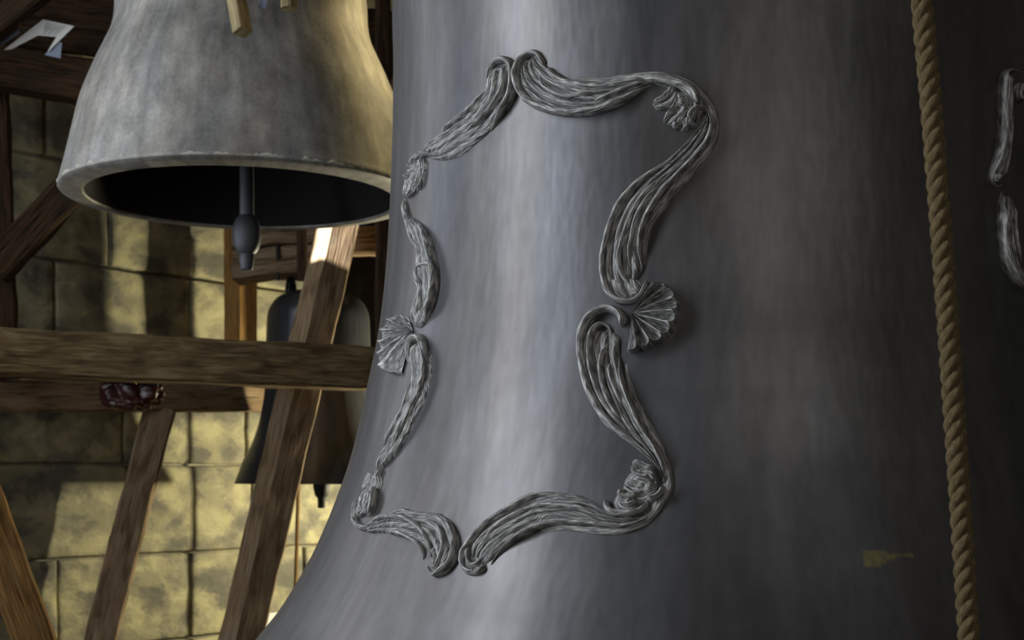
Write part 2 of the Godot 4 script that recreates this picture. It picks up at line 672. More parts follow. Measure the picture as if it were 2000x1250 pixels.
func stone_block(g: Geo, x0: float, x1: float, y0: float, y1: float, proud: float) -> void:
	var gap := 0.006
	var k := 1.0 / sqrt(1.0 + WALL_K * WALL_K)
	var p := PackedVector3Array()
	var h := PackedVector3Array()
	var t := PackedVector2Array()
	var us := [0.0, 0.0, 0.02, 0.06, 0.2, 0.4, 0.6, 0.8, 0.94, 0.98, 1.0, 1.0]
	var n := Vector3(WALL_K, 0, 1).normalized()
	for i in us.size():
		for j in us.size():
			var edge: bool = i == 0 or j == 0 or i == us.size() - 1 or j == us.size() - 1
			var x := lerpf(x0 + gap * k, x1 - gap * k, us[i])
			var y := lerpf(y0 + gap, y1 - gap, us[j])
			var din := minf(minf(us[i], 1 - us[i]) * (x1 - x0) / k, minf(us[j], 1 - us[j]) * (y1 - y0))
			var out := -0.06 if edge else proud - 0.012 * exp(-din * 70.0) + 0.012 * wob.get_noise_3d(x * 4, y * 4, 2.0)
			var q := on_wall(x, y, out)
			if not edge:
				q += Vector3(k * wob.get_noise_3d(x * 9, y * 9, 5), wob.get_noise_3d(x * 9, y * 9, 8), 0) * 0.006
			p.append(q)
			h.append(n)
			t.append(Vector2(x, y))
	g.grid(p, h, us.size(), us.size(), t)


# =====================================================================  the large bell
func build_large_bell() -> void:
	var base := BELL
	# outline read off the bell's left edge in the photograph
	var edge := pts([767, 0, 768, 120, 767, 230, 764, 330, 759, 440, 752, 540, 743, 620, 733, 680, 720, 740, 704, 815, 684, 895, 660, 965, 634, 1030, 604, 1095, 570, 1155, 538, 1205, 503, 1250])
	var axis_far := Vector2(base.x, -base.z).length()
	var axis_turn := atan2(base.x, -base.z)
	var prof := PackedVector2Array([Vector2(0.0, 1.54), Vector2(0.3, 1.53), Vector2(0.46, 1.505), Vector2(0.58, 1.45), Vector2(0.66, 1.37), Vector2(0.705, 1.28), Vector2(0.735, 1.16)])
	for e in edge:
		var turn := axis_turn - atan2(e.x - 1000.0, F)
		var far := axis_far * cos(turn)
		var z := far * cos(atan2(e.x - 1000.0, F))
		prof.append(Vector2(axis_far * sin(turn), (HY - e.y) / F * z))
	prof.append(Vector2(1.085, -0.405))
	prof.append(Vector2(1.135, -0.47))
	prof.append(Vector2(1.15, -0.50))
	var smooth := PackedVector2Array()
	for i in prof.size() - 1:
		for k in 6:
			smooth.append(prof[i].cubic_interpolate(prof[i + 1], prof[maxi(i - 1, 0)], prof[mini(i + 2, prof.size() - 1)], k / 6.0))
	smooth.append(prof[prof.size() - 1])
	outer_r.resize(STEPS + 1)
	var at := smooth.size() - 2
	for s in STEPS + 1:
		var y := lerpf(Y_LOW, Y_HIGH, float(s) / STEPS)
		while at > 0 and smooth[at].y < y:
			at -= 1
		var a := smooth[at]
		var b := smooth[at + 1]
		outer_r[s] = lerpf(a.x, b.x, clampf((a.y - y) / maxf(a.y - b.y, 1e-5), 0, 1))
	# finer rows where the bell shows, then lip and inside
	var all := PackedVector2Array(smooth)
	for q in [[1.148, -0.515], [1.13, -0.52], [1.06, -0.515], [1.02, -0.49], [0.95, -0.36], [0.84, -0.16], [0.74, 0.15], [0.68, 0.5], [0.665, 0.9], [0.64, 1.2], [0.58, 1.33], [0.4, 1.41], [0.0, 1.43]]:
		all.append(Vector2(q[0], q[1]))
	for i in all.size():
		all[i].y -= base.y
	var bell := thing("bell", base, "huge grey bell with a cast rococo cartouche filling the right of the view", "bell")
	var g := Geo.new()
	lathe(g, all, base, 220)
	var total := g.uv[g.uv.size() - 1].y
	# a yellowish wedge of leaked light low on the right, painted as colour
	var light_marks := []
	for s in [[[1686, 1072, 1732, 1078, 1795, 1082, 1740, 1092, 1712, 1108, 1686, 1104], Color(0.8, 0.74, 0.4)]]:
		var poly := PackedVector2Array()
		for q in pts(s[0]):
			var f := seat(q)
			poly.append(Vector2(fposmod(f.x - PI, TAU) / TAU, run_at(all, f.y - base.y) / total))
		light_marks.append([poly, s[1]])
	M.bell_a = bell_metal(201, Color(0.385, 0.385, 0.39), 0.24, 1536, 1024, light_marks, 1.0 / total, 1.6)
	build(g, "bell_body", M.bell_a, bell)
	var cart := Node3D.new()
	cart.name = "cartouche"
	bell.add_child(cart)
	build_cartouche(cart)
	var med := Node3D.new()
	med.name = "medallion_frame"
	bell.add_child(med)
	build_medallion(med)
	# crown loops, and a clapper inside
	g = Geo.new()
	for k in 4:
		var a := TAU * k / 4 + 0.4
		var path := PackedVector3Array()
		var rad := PackedFloat32Array()
		for i in 17:
			var s := PI * i / 16.0
			path.append(base + Vector3(sin(a), 0, cos(a)) * (0.16 + 0.11 * cos(s)) + Vector3.UP * (2.03 + 0.22 * sin(s)))
			rad.append(0.035)
		tube(g, path, rad, 10)
	build(g, "crown_loops", M.iron, bell)
	g = Geo.new()
	lathe(g, PackedVector2Array([Vector2(0, 1.97), Vector2(0.03, 1.96), Vector2(0.03, 0.5), Vector2(0.05, 0.3), Vector2(0.1, 0.2), Vector2(0.13, 0.1), Vector2(0.11, 0.0), Vector2(0.05, -0.06), Vector2(0.045, -0.2), Vector2(0, -0.21)]), base + Vector3(0, 0, 0), 24)
	build(g, "clapper", M.iron, bell)
	g = Geo.new()
	timber(g, Vector3(-0.55, 1.87, base.z), Vector3(1.55, 1.87, base.z), 0.34, 0.3, 0)
	build(g, "headstock", M.dark_wood, bell)
	for s in [-0.3, 1.3]:
		g = Geo.new()
		tube(g, PackedVector3Array([Vector3(s, 2.0, base.z), Vector3(s, 3.92, base.z)]), PackedFloat32Array([0.03, 0.03]), 8)
		build(g, "hanger_rod", M.iron, bell)


func run_at(prof: PackedVector2Array, y: float) -> float:     # length along the outside down to height y
	var run := 0.0
	for i in range(1, prof.size()):
		if prof[i].y <= y:
			return run + prof[i].distance_to(prof[i - 1]) * clampf((prof[i - 1].y - y) / maxf(prof[i - 1].y - prof[i].y, 1e-5), 0, 1)
		run += prof[i].distance_to(prof[i - 1])
	return run


func r_of(y: float) -> float:
	var s := clampf((y - Y_LOW) / (Y_HIGH - Y_LOW) * STEPS, 0, STEPS - 0.001)
	var i := int(s)
	return lerpf(outer_r[i], outer_r[i + 1], s - i)


func seat(q: Vector2) -> Vector2:            # where the sight line of a pixel meets the bell: (angle, height)
	var dx := (q.x - 1000.0) / F
	var dy := (HY - q.y) / F
	var lo := 1.2
	var best := 9.0
	var best_d := 2.0
	var d := lo
	while d < 3.0:
		var gap := Vector2(dx * d - BELL.x, -d - BELL.z).length() - r_of(dy * d)
		if gap < best:
			best = gap
			best_d = d
		if gap <= 0.0:
			break
		d += 0.01
	if best <= 0.0:
		var a := d - 0.01
		var b := d
		for k in 14:
			var m := (a + b) / 2
			if Vector2(dx * m - BELL.x, -m - BELL.z).length() - r_of(dy * m) > 0.0:
				a = m
			else:
				b = m
		best_d = b
	return Vector2(atan2(dx * best_d - BELL.x, -best_d - BELL.z), dy * best_d)


func surf_n(f: Vector2) -> Vector3:
	var s := (r_of(f.y + 0.01) - r_of(f.y - 0.01)) / 0.02
	return Vector3(sin(f.x), -s, cos(f.x)).normalized()


func surf(f: Vector2, h: float) -> Vector3:
	var r := r_of(f.y)
	return Vector3(BELL.x + r * sin(f.x), f.y, BELL.z + r * cos(f.x)) + surf_n(f) * h


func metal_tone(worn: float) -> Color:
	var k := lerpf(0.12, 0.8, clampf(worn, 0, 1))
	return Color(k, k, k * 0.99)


# an acanthus strip between two edges: several rounded strands with grooves between them
func ribbon(g: Geo, left: Array, right: Array, high: float, strands: float, seed_: int, cap0 := 0.06, cap1 := 0.06, rough := 1.0) -> void:
	var a := spline(pts(left), 48)
	var b := spline(pts(right), 48)
	for i in 48:
		a[i] = seat(a[i])
		b[i] = seat(b[i])
	var run := 0.0
	var run_list := PackedFloat32Array([0.0])
	for i in range(1, 48):
		run += ((surf(a[i], 0) + surf(b[i], 0)) / 2).distance_to((surf(a[i - 1], 0) + surf(b[i - 1], 0)) / 2)
		run_list.append(run)
	var rows := clampi(int(run / 0.0035), 40, 170)
	var cols := clampi(int(strands * 9) + 8, 20, 64)
	var p := PackedVector3Array()
	var h := PackedVector3Array()
	var t := PackedVector2Array()
	var c := PackedColorArray()
	for i in rows:
		var u := float(i) / (rows - 1)
		var s := clampf(u * 47, 0, 46.999)
		var fa := a[int(s)].lerp(a[int(s) + 1], s - int(s))
		var fb := b[int(s)].lerp(b[int(s) + 1], s - int(s))
		var len_ := run * u
		var wide := surf(fa, 0).distance_to(surf(fb, 0))
		var cap := sqrt(clampf(u / cap0, 0, 1)) * sqrt(clampf((1 - u) / cap1, 0, 1))
		for j in cols:
			var q := float(j) / (cols - 1)
			var x := q * 2 - 1
			x *= lerpf(0.55, 1.0, cap)
			var ragged := 1.0 + rough * 0.07 * wob.get_noise_3d(len_ * 42.0, x * 1.2, seed_)
			var f := (fa + fb) / 2 + (fb - fa) / 2 * x * ragged
			var bent := q + 0.07 * wob.get_noise_3d(len_ * 9.0, q * 1.6, seed_ + 4.0)
			var phase := bent * strands
			var ridge := pow(absf(sin(PI * phase)), 0.75)
			var keep := 0.5 + 0.5 * wob.get_noise_3d(len_ * 10.0, floorf(phase) * 3.7, seed_ + 9.0) * 1.6
			var which := 0.85 + 0.35 * wob.get_noise_3d(len_ * 5.0, floorf(phase) * 5.1, seed_ + 2.0)
			var line := sin(TAU * (bent * strands * 2.6 + 0.6 * wob.get_noise_3d(len_ * 7.0, q * 3.0, seed_ + 12.0)))
			var shape := pow(clampf(1.0 - pow(absf(q * 2 - 1), 6.0), 0, 1), 0.6)
			var rise := shape * cap * (0.22 + 0.68 * lerpf(1.0, ridge, clampf(0.7 + keep * 0.4, 0, 1)) * which)
			rise += 0.06 * line * shape * cap
			rise += rough * 0.07 * shape * cap * wob.get_noise_3d(len_ * 60.0, q * wide * 200.0, seed_ + 3.0)
			p.append(surf(f, 1.1 * high * rise - 0.0015))
			h.append(surf_n(f))
			t.append(Vector2(len_, q * wide))
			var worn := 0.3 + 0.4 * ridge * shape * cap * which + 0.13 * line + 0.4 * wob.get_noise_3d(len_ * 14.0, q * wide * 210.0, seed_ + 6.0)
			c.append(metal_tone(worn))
	g.grid(p, h, rows, cols, t, false, c)


# a raised rounded strand along a line; widths in metres
func strand(g: Geo, line: Array, width: float, high: float, seed_: int, thin0 := 0.25, thin1 := 0.25, lift := 0.0) -> void:
	var n := clampi(line.size() * 6, 16, 90)
	var q := spline(pts(line), n)
	var f := PackedVector2Array()
	var at := PackedVector3Array()
	for e in q:
		f.append(seat(e))
		at.append(surf(f[f.size() - 1], 0))
	var p := PackedVector3Array()
	var h := PackedVector3Array()
	var t := PackedVector2Array()
	var c := PackedColorArray()
	var run := 0.0
	for i in n:
		if i:
			run += at[i].distance_to(at[i - 1])
		var u := float(i) / (n - 1)
		var nn := surf_n(f[i])
		var dir := (at[mini(i + 1, n - 1)] - at[maxi(i - 1, 0)]).normalized()
		var side := dir.cross(nn).normalized()
		var k := lerpf(thin0, 1, smoothstep(0, 0.25, u)) * lerpf(thin1, 1, smoothstep(0, 0.25, 1 - u))
		k *= 1.0 + 0.14 * wob.get_noise_3d(run * 15.0, seed_, 0.0)
		var endcap := sqrt(clampf(minf(u, 1 - u) / 0.03, 0.0, 1))
		for j in 11:
			var a := PI * j / 10.0
			var rise := high * k * sin(a) * endcap * (1.0 + 0.05 * wob.get_noise_3d(run * 50.0, j * 0.5, seed_))
			p.append(at[i] + side * cos(a) * width * k * 0.5 * maxf(endcap, 0.2) + nn * (rise * 1.2 - 0.0015 + lift * sin(a)))
			h.append(nn * (0.2 + sin(a)) + side * cos(a))
			t.append(Vector2(run, j * width * 0.15))
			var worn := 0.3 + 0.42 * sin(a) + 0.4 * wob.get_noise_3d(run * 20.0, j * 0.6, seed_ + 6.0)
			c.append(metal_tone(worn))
	g.grid(p, h, n, 11, t, false, c)


# a leaf lobe from root to tip, with a hollow down its middle; px sizes
func lobe(g: Geo, x0: float, y0: float, x1: float, y1: float, wide: float, bend: float, high: float, seed_: int) -> void:
	var a := Vector2(x0, y0)
	var b := Vector2(x1, y1)
	var across := (b - a).orthogonal().normalized()
	var le := []
	var ri := []
	for i in 7:
		var u := i / 6.0
		var m := a.lerp(b, u) + across * bend * sin(PI * u)
		var w := wide * 0.5 * (0.45 + 0.75 * sin(PI * (0.15 + 0.72 * u)))
		le.append_array([m.x + across.x * w, m.y + across.y * w])
		ri.append_array([m.x - across.x * w, m.y - across.y * w])
	ribbon(g, le, ri, high, 2.0, seed_, 0.18, 0.22, 1.6)


func boss(g: Geo, x: float, y: float, radius: float, high: float, seed_: int) -> void:      # a rounded knob on the bell
	var p := PackedVector3Array()
	var h := PackedVector3Array()
	var t := PackedVector2Array()
	var c := PackedColorArray()
	var mid := seat(Vector2(x, y))
	var m := radius / F * 2.25
	for i in 9:
		var s := PI / 2 * i / 8.0
		for k in 17:
			var a := TAU * k / 16
			var f := mid + Vector2(cos(a) * sin(s) * m / r_of(mid.y), sin(a) * sin(s) * m)
			var q := surf(f, high * cos(s) - 0.001 + high * 0.2 * wob.get_noise_3d(cos(a) * 2.0 * sin(s), sin(a) * 2.0 * sin(s), seed_))
			p.append(q)
			h.append(surf_n(f))
			t.append(Vector2(k * 0.003, i * 0.003))
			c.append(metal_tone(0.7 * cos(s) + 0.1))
	g.grid(p, h, 9, 17, t, true, c)


# a fluted shell: a fan of hollow flutes from a root to a scalloped rim
func shell(g: Geo, root: Vector2, rim: Array, flutes: int, high: float, seed_: int) -> void:
	var n := flutes * 12 + 1
	var edge := spline(pts(rim), n)
	var p := PackedVector3Array()
	var h := PackedVector3Array()
	var t := PackedVector2Array()
	var c := PackedColorArray()
	var rows := 22
	var f0 := seat(root)
	var e := PackedVector2Array()
	for k in n:
		e.append(seat(edge[k]))
	for i in rows + 1:
		var q := minf(float(i) / (rows - 1), 1.0)
		for k in n:
			var s := sin(PI * flutes * k / (n - 1.0))
			var hollow := absf(s)
			var reach := q * (1.0 - 0.07 * (1.0 - pow(hollow, 0.5)))
			var f := f0.lerp(e[k], reach)
			var rib := 1.0 - pow(hollow, 0.55)
			var rise := (0.35 + 0.65 * sin(PI * 0.5 * q)) * (0.5 + 0.5 * rib)
			rise += 0.16 * smoothstep(0.86, 1.0, q)           # the rolled rim
			var side := minf(k, n - 1 - k) / (n - 1.0) * flutes
			rise *= smoothstep(-0.1, 0.35, side)
			if i == rows:
				rise = -0.1
				f = f0.lerp(e[k], reach * 1.02)
			p.append(surf(f, high * rise))
			h.append(surf_n(f))
			t.append(Vector2(q * 0.1, k * 0.002))
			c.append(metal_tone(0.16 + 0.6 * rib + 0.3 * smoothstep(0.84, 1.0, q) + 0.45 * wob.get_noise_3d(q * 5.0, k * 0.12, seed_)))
	g.grid(p, h, rows + 1, n, t, false, c)


func build_cartouche(cart: Node3D) -> void:
	var g := Geo.new()
	# upper left scroll
	ribbon(g, [962, 132, 951, 158, 944, 184, 915, 222, 880, 247, 845, 272, 826, 292], [1000, 124, 1006, 150, 1002, 188, 986, 217, 959, 257, 926, 287, 886, 312, 846, 314], 0.013, 4.0, 1, 0.05, 0.05)
	strand(g, [953, 160, 957, 141, 972, 124, 990, 117, 1003, 128, 1007, 152, 1003, 186, 985, 220, 958, 258], 0.011, 0.017, 2)
	strand(g, [968, 157, 975, 141, 988, 138, 992, 152, 987, 180, 968, 212, 935, 246, 897, 270], 0.009, 0.016, 3)
	strand(g, [957, 165, 950, 186, 925, 215, 893, 240, 856, 268], 0.01, 0.015, 4)
	build(g, "scroll", M.relief, cart)
	# upper right scroll
	g = Geo.new()
	ribbon(g, [1052, 108, 1064, 124, 1078, 134, 1094, 143, 1118, 154, 1150, 160, 1200, 161, 1245, 158, 1285, 156, 1318, 162, 1345, 178], [1026, 118, 1016, 150, 1028, 184, 1066, 212, 1112, 221, 1157, 219, 1190, 210, 1224, 194, 1256, 174, 1284, 166, 1332, 190], 0.014, 5.0, 11, 0.04, 0.08)
	strand(g, [1066, 130, 1050, 104, 1028, 112, 1015, 140, 1018, 170, 1036, 197, 1067, 212, 1112, 221, 1157, 219, 1190, 210, 1224, 194, 1256, 173, 1285, 163], 0.015, 0.019, 12, 0.5)
	strand(g, [1074, 133, 1082, 146, 1102, 160, 1130, 168, 1165, 172, 1205, 168, 1246, 160, 1290, 158], 0.014, 0.018, 13, 0.8)
	strand(g, [1058, 140, 1060, 158, 1078, 178, 1110, 190, 1145, 186, 1180, 178], 0.01, 0.016, 14)
	strand(g, [1150, 205, 1180, 196, 1215, 180, 1250, 166, 1282, 163], 0.009, 0.017, 15)
	build(g, "scroll", M.relief, cart)
	# right side, above the shell
	g = Geo.new()
	ribbon(g, [1366, 222, 1373, 240, 1349, 270, 1318, 301, 1283, 329, 1241, 361, 1214, 393, 1197, 431, 1183, 477, 1177, 519, 1182, 556, 1196, 584], [1378, 212, 1391, 234, 1388, 262, 1371, 296, 1343, 330, 1311, 363, 1283, 396, 1265, 426, 1255, 457, 1251, 491, 1253, 522, 1248, 548], 0.014, 4.0, 21, 0.04, 0.06)
	strand(g, [1366, 217, 1384, 222, 1389, 246, 1380, 280, 1350, 318, 1312, 358, 1284, 392, 1265, 426, 1254, 458, 1250, 492, 1254, 524, 1246, 538], 0.012, 0.017, 22)
	strand(g, [1330, 296, 1290, 328, 1246, 362, 1216, 396, 1199, 432, 1185, 478, 1180, 522, 1186, 560, 1202, 582, 1222, 590, 1244, 584, 1258, 568, 1263, 548], 0.013, 0.017, 23, 0.3, 0.6)
	strand(g, [1310, 335, 1270, 372, 1242, 412, 1222, 462, 1212, 508, 1220, 543, 1240, 560, 1256, 552], 0.012, 0.017, 24)
	strand(g, [1300, 352, 1266, 392, 1246, 430, 1236, 470, 1232, 512, 1244, 536], 0.01, 0.016, 25)
	ribbon(g, [1184, 545, 1192, 578, 1212, 594], [1246, 545, 1258, 556, 1256, 572], 0.011, 2.0, 26, 0.1, 0.1)
	build(g, "scroll", M.relief, cart)
	# right side, below the shell
	g = Geo.new()
	ribbon(g, [1142, 640, 1134, 672, 1138, 712, 1147, 755, 1162, 790, 1182, 826, 1211, 854, 1238, 873, 1262, 892, 1283, 914, 1290, 938], [1212, 650, 1211, 690, 1214, 718, 1220, 748, 1235, 792, 1254, 835, 1274, 866, 1288, 893, 1297, 922, 1300, 944, 1298, 955], 0.013, 4.0, 31, 0.04, 0.05)
	strand(g, [1214, 640, 1216, 622, 1204, 607, 1184, 604, 1160, 616, 1144, 640, 1137, 672, 1141, 712, 1150, 752, 1166, 788, 1188, 822, 1216, 848, 1246, 870, 1272, 894], 0.016, 0.018, 32, 0.8)
	strand(g, [1197, 662, 1190, 640, 1174, 634, 1160, 650, 1155, 688, 1160, 730, 1172, 768, 1192, 802, 1220, 836, 1250, 862], 0.011, 0.017, 33)
	strand(g, [1208, 660, 1190, 676, 1178, 700, 1178, 735, 1188, 775, 1210, 816, 1238, 848], 0.011, 0.016, 34)
	strand(g, [1210, 690, 1212, 720, 1218, 750, 1234, 792, 1254, 836, 1277, 872, 1291, 902, 1298, 932, 1297, 952], 0.009, 0.017, 35)
	strand(g, [1196, 700, 1194, 730, 1204, 762, 1222, 800], 0.01, 0.014, 36)
	build(g, "scroll", M.relief, cart)
	# bottom right
	g = Geo.new()
	ribbon(g, [1248, 1006, 1216, 1010, 1188, 998, 1153, 976, 1128, 966, 1091, 961, 1062, 963, 1034, 971, 1014, 984, 979, 1000, 949, 1020, 927, 1044, 912, 1066, 905, 1086], [1262, 1008, 1236, 1026, 1190, 1033, 1140, 1028, 1091, 1027, 1056, 1032, 1024, 1047, 992, 1066, 972, 1084, 958, 1103, 952, 1112], 0.012, 5.0, 41, 0.07, 0.08)
	strand(g, [1272, 986, 1268, 1008, 1248, 1022, 1218, 1030, 1180, 1028, 1135, 1024, 1092, 1022, 1056, 1030, 1020, 1048, 990, 1068, 970, 1088, 958, 1106], 0.01, 0.015, 42)
	strand(g, [1200, 1016, 1165, 1006, 1128, 994, 1092, 990, 1056, 992, 1020, 1004, 980, 1028, 950, 1058, 938, 1090], 0.012, 0.015, 43)
	strand(g, [1120, 970, 1076, 966, 1040, 974, 1000, 996, 962, 1020, 932, 1050, 912, 1080, 908, 1102, 918, 1118, 938, 1118, 950, 1104], 0.012, 0.015, 44, 0.25, 0.7)
	strand(g, [922, 1062, 918, 1088, 926, 1106, 940, 1102, 944, 1086], 0.008, 0.013, 45)
	ribbon(g, [905, 1080, 902, 1105, 914, 1124], [950, 1092, 952, 1108, 938, 1122], 0.009, 2.0, 46, 0.1, 0.12)
	build(g, "scroll", M.relief, cart)
	# bottom left
	g = Geo.new()
	ribbon(g, [716, 1024, 746, 1014, 766, 1002, 791, 993, 828, 1000, 864, 1004, 886, 1022, 895, 1046, 895, 1072, 886, 1099, 870, 1117], [716, 1042, 754, 1042, 786, 1046, 804, 1054, 821, 1064, 834, 1074, 842, 1080, 846, 1088, 846, 1096, 844, 1104, 842, 1112], 0.012, 4.0, 51, 0.06, 0.08)
	strand(g, [714, 1030, 744, 1017, 772, 1012, 800, 1016, 822, 1030, 838, 1050, 845, 1072, 842, 1090], 0.01, 0.016, 52)
	strand(g, [836, 1104, 842, 1118, 856, 1124, 874, 1114, 888, 1094, 894, 1066, 890, 1040, 876, 1018, 856, 1006], 0.011, 0.016, 53)
	strand(g, [840, 1108, 856, 1108, 868, 1090, 872, 1062, 864, 1036, 846, 1018], 0.009, 0.014, 54)
	strand(g, [752, 1040, 785, 1044, 808, 1054, 824, 1068, 830, 1084, 826, 1094], 0.009, 0.013, 55)
	build(g, "scroll", M.relief, cart)
	# left side, below the shell
	g = Geo.new()
	ribbon(g, [808, 672, 802, 700, 808, 726, 805, 766, 790, 804, 770, 848, 751, 881, 733, 914], [836, 664, 845, 698, 842, 744, 827, 790, 808, 832, 790, 868, 768, 896, 744, 922], 0.013, 3.0, 61, 0.05, 0.05)
	strand(g, [816, 716, 805, 704, 804, 682, 812, 663, 824, 660, 834, 676, 838, 704, 834, 744, 818, 790, 796, 834, 772, 880, 742, 920], 0.014, 0.017, 62, 0.6)
	strand(g, [812, 725, 808, 764, 792, 806, 770, 850, 746, 892], 0.011, 0.014, 63)
	build(g, "scroll", M.relief, cart)
	# left side, above the shell
	g = Geo.new()
	ribbon(g, [797, 424, 811, 466, 818, 494, 815, 521, 816, 545, 814, 577, 807, 605, 808, 638], [808, 424, 830, 442, 842, 470, 851, 503, 857, 540, 855, 577, 843, 614, 824, 644], 0.013, 3.0, 71, 0.05, 0.06)
	strand(g, [792, 380, 795, 405, 802, 434, 813, 468, 821, 495], 0.012, 0.013, 72)
	strand(g, [806, 428, 828, 444, 841, 472, 850, 506, 855, 540, 852, 578, 840, 614, 822, 642], 0.012, 0.017, 73)
	strand(g, [822, 500, 822, 540, 830, 566, 828, 600, 812, 628], 0.012, 0.015, 74)
	strand(g, [818, 524, 834, 516, 852, 518], 0.01, 0.012, 75)
	build(g, "scroll", M.relief, cart)
	# shells
	g = Geo.new()
	shell(g, Vector2(1236, 614), [1262, 573, 1277, 561, 1297, 557, 1316, 571, 1327, 590, 1326, 618, 1317, 643, 1302, 664, 1277, 677, 1254, 686, 1226, 691], 9, 0.026, 5)
	build(g, "shell", M.relief, cart)
	g = Geo.new()
	shell(g, Vector2(808, 648), [802, 618, 789, 620, 777, 629, 768, 640, 763, 660, 760, 688, 758, 714, 766, 729, 786, 734], 6, 0.026, 6)
	build(g, "shell", M.relief, cart)
	# leaf clusters at the four corners
	g = Geo.new()
	boss(g, 1340, 212, 36, 0.012, 21)
	lobe(g, 1324, 174, 1277, 210, 30, 8, 0.019, 81)
	lobe(g, 1338, 182, 1302, 242, 32, 10, 0.021, 82)
	lobe(g, 1354, 192, 1328, 256, 32, 6, 0.022, 83)
	lobe(g, 1362, 206, 1340, 256, 24, -6, 0.022, 84)
	strand(g, [1306, 170, 1330, 166, 1352, 178, 1364, 200, 1360, 216], 0.013, 0.02, 85)
	strand(g, [1378, 216, 1362, 214, 1350, 226, 1352, 244, 1366, 244], 0.012, 0.019, 86)
	boss(g, 1336, 205, 12, 0.024, 1)
	boss(g, 1346, 240, 10, 0.022, 2)
	boss(g, 1322, 246, 9, 0.018, 3)
	strand(g, [1236, 160, 1264, 155, 1295, 156, 1325, 164, 1350, 180, 1364, 203, 1362, 222], 0.019, 0.014, 87, 0.5, 0.5)
	build(g, "leaf_cluster", M.relief, cart)
	g = Geo.new()
	strand(g, [1120, 151, 1160, 157, 1210, 155, 1260, 151, 1305, 154, 1348, 170, 1378, 198, 1394, 236, 1388, 278, 1358, 322, 1322, 362, 1290, 402, 1268, 440, 1260, 480, 1260, 525], 0.02, 0.006, 88, 0.4, 0.4)
	strand(g, [1222, 705, 1228, 745, 1246, 795, 1268, 840, 1290, 880, 1303, 925, 1304, 952, 1292, 975, 1276, 1000, 1250, 1022, 1200, 1036, 1140, 1032, 1091, 1031, 1050, 1037], 0.018, 0.006, 89, 0.4, 0.4)
	build(g, "stepped_edge", M.relief, cart)
	g = Geo.new()
	boss(g, 1252, 952, 34, 0.011, 22)
	boss(g, 1222, 984, 24, 0.01, 23)
	lobe(g, 1278, 924, 1234, 908, 34, 4, 0.017, 91)
	lobe(g, 1282, 944, 1242, 932, 30, -6, 0.018, 92)
	lobe(g, 1264, 958, 1220, 946, 30, 5, 0.018, 93)
	lobe(g, 1250, 974, 1206, 974, 26, 6, 0.02, 94)
	strand(g, [1186, 978, 1188, 994, 1206, 1006, 1232, 1006, 1254, 1000, 1264, 986, 1256, 976], 0.013, 0.018, 95, 0.6)
	strand(g, [1298, 948, 1292, 966, 1278, 976, 1262, 972], 0.011, 0.018, 96)
	boss(g, 1272, 958, 14, 0.02, 4)
	boss(g, 1216, 966, 9, 0.018, 5)
	boss(g, 1230, 984, 10, 0.018, 6)
	build(g, "leaf_cluster", M.relief, cart)
	g = Geo.new()
	lobe(g, 824, 306, 806, 350, 22, 5, 0.018, 101)
	lobe(g, 828, 326, 818, 372, 18, -4, 0.016, 102)
	lobe(g, 808, 346, 797, 388, 16, 4, 0.016, 103)
	boss(g, 812, 326, 10, 0.02, 7)
	boss(g, 803, 346, 9, 0.018, 8)
	boss(g, 820, 352, 8, 0.018, 9)
	boss(g, 808, 374, 8, 0.016, 10)
	strand(g, [846, 300, 830, 302, 818, 312, 812, 330], 0.012, 0.016, 104)
	build(g, "leaf_cluster", M.relief, cart)
	g = Geo.new()
	lobe(g, 738, 922, 718, 966, 24, 4, 0.015, 111)
	lobe(g, 732, 956, 718, 1006, 16, -5, 0.018, 112)
	lobe(g, 714, 972, 703, 1012, 14, 4, 0.016, 113)
	strand(g, [736, 944, 738, 972, 730, 1000, 718, 1010], 0.01, 0.015, 114)
	strand(g, [708, 968, 700, 994, 699, 1020, 712, 1032, 730, 1026], 0.011, 0.013, 115)
	strand(g, [750, 912, 740, 932, 729, 954], 0.012, 0.012, 116)
	boss(g, 726, 952, 9, 0.014, 11)
	build(g, "leaf_cluster", M.relief, cart)


func build_medallion(med: Node3D) -> void:      # the next ornament round the bell, cut by the right edge of the view
	var g := Geo.new()
	ribbon(g, [1953, 146, 1951, 200, 1952, 260, 1944, 310, 1936, 336], [1976, 142, 1974, 200, 1974, 260, 1968, 320, 1962, 352], 0.013, 3.0, 121)
	strand(g, [1998, 142, 1972, 138, 1956, 150, 1952, 200, 1953, 256, 1944, 306, 1934, 332, 1932, 352, 1944, 366, 1958, 360], 0.012, 0.018, 122)
	strand(g, [1996, 166, 1984, 172, 1982, 192, 1996, 200], 0.012, 0.018, 123)
	boss(g, 1938, 350, 11, 0.022, 12)
	build(g, "scroll", M.relief, med)
	g = Geo.new()
	ribbon(g, [1952, 382, 1950, 430, 1952, 480, 1962, 524, 1980, 552, 2010, 580], [1972, 380, 1972, 430, 1976, 476, 1984, 508, 2000, 532, 2026, 554], 0.013, 3.0, 131)
	strand(g, [1956, 370, 1952, 404, 1951, 450, 1956, 500, 1970, 536, 1994, 564, 2024, 582], 0.012, 0.018, 132)
	strand(g, [1974, 390, 1974, 440, 1980, 484, 1996, 514], 0.01, 0.014, 133)
	build(g, "scroll", M.relief, med)


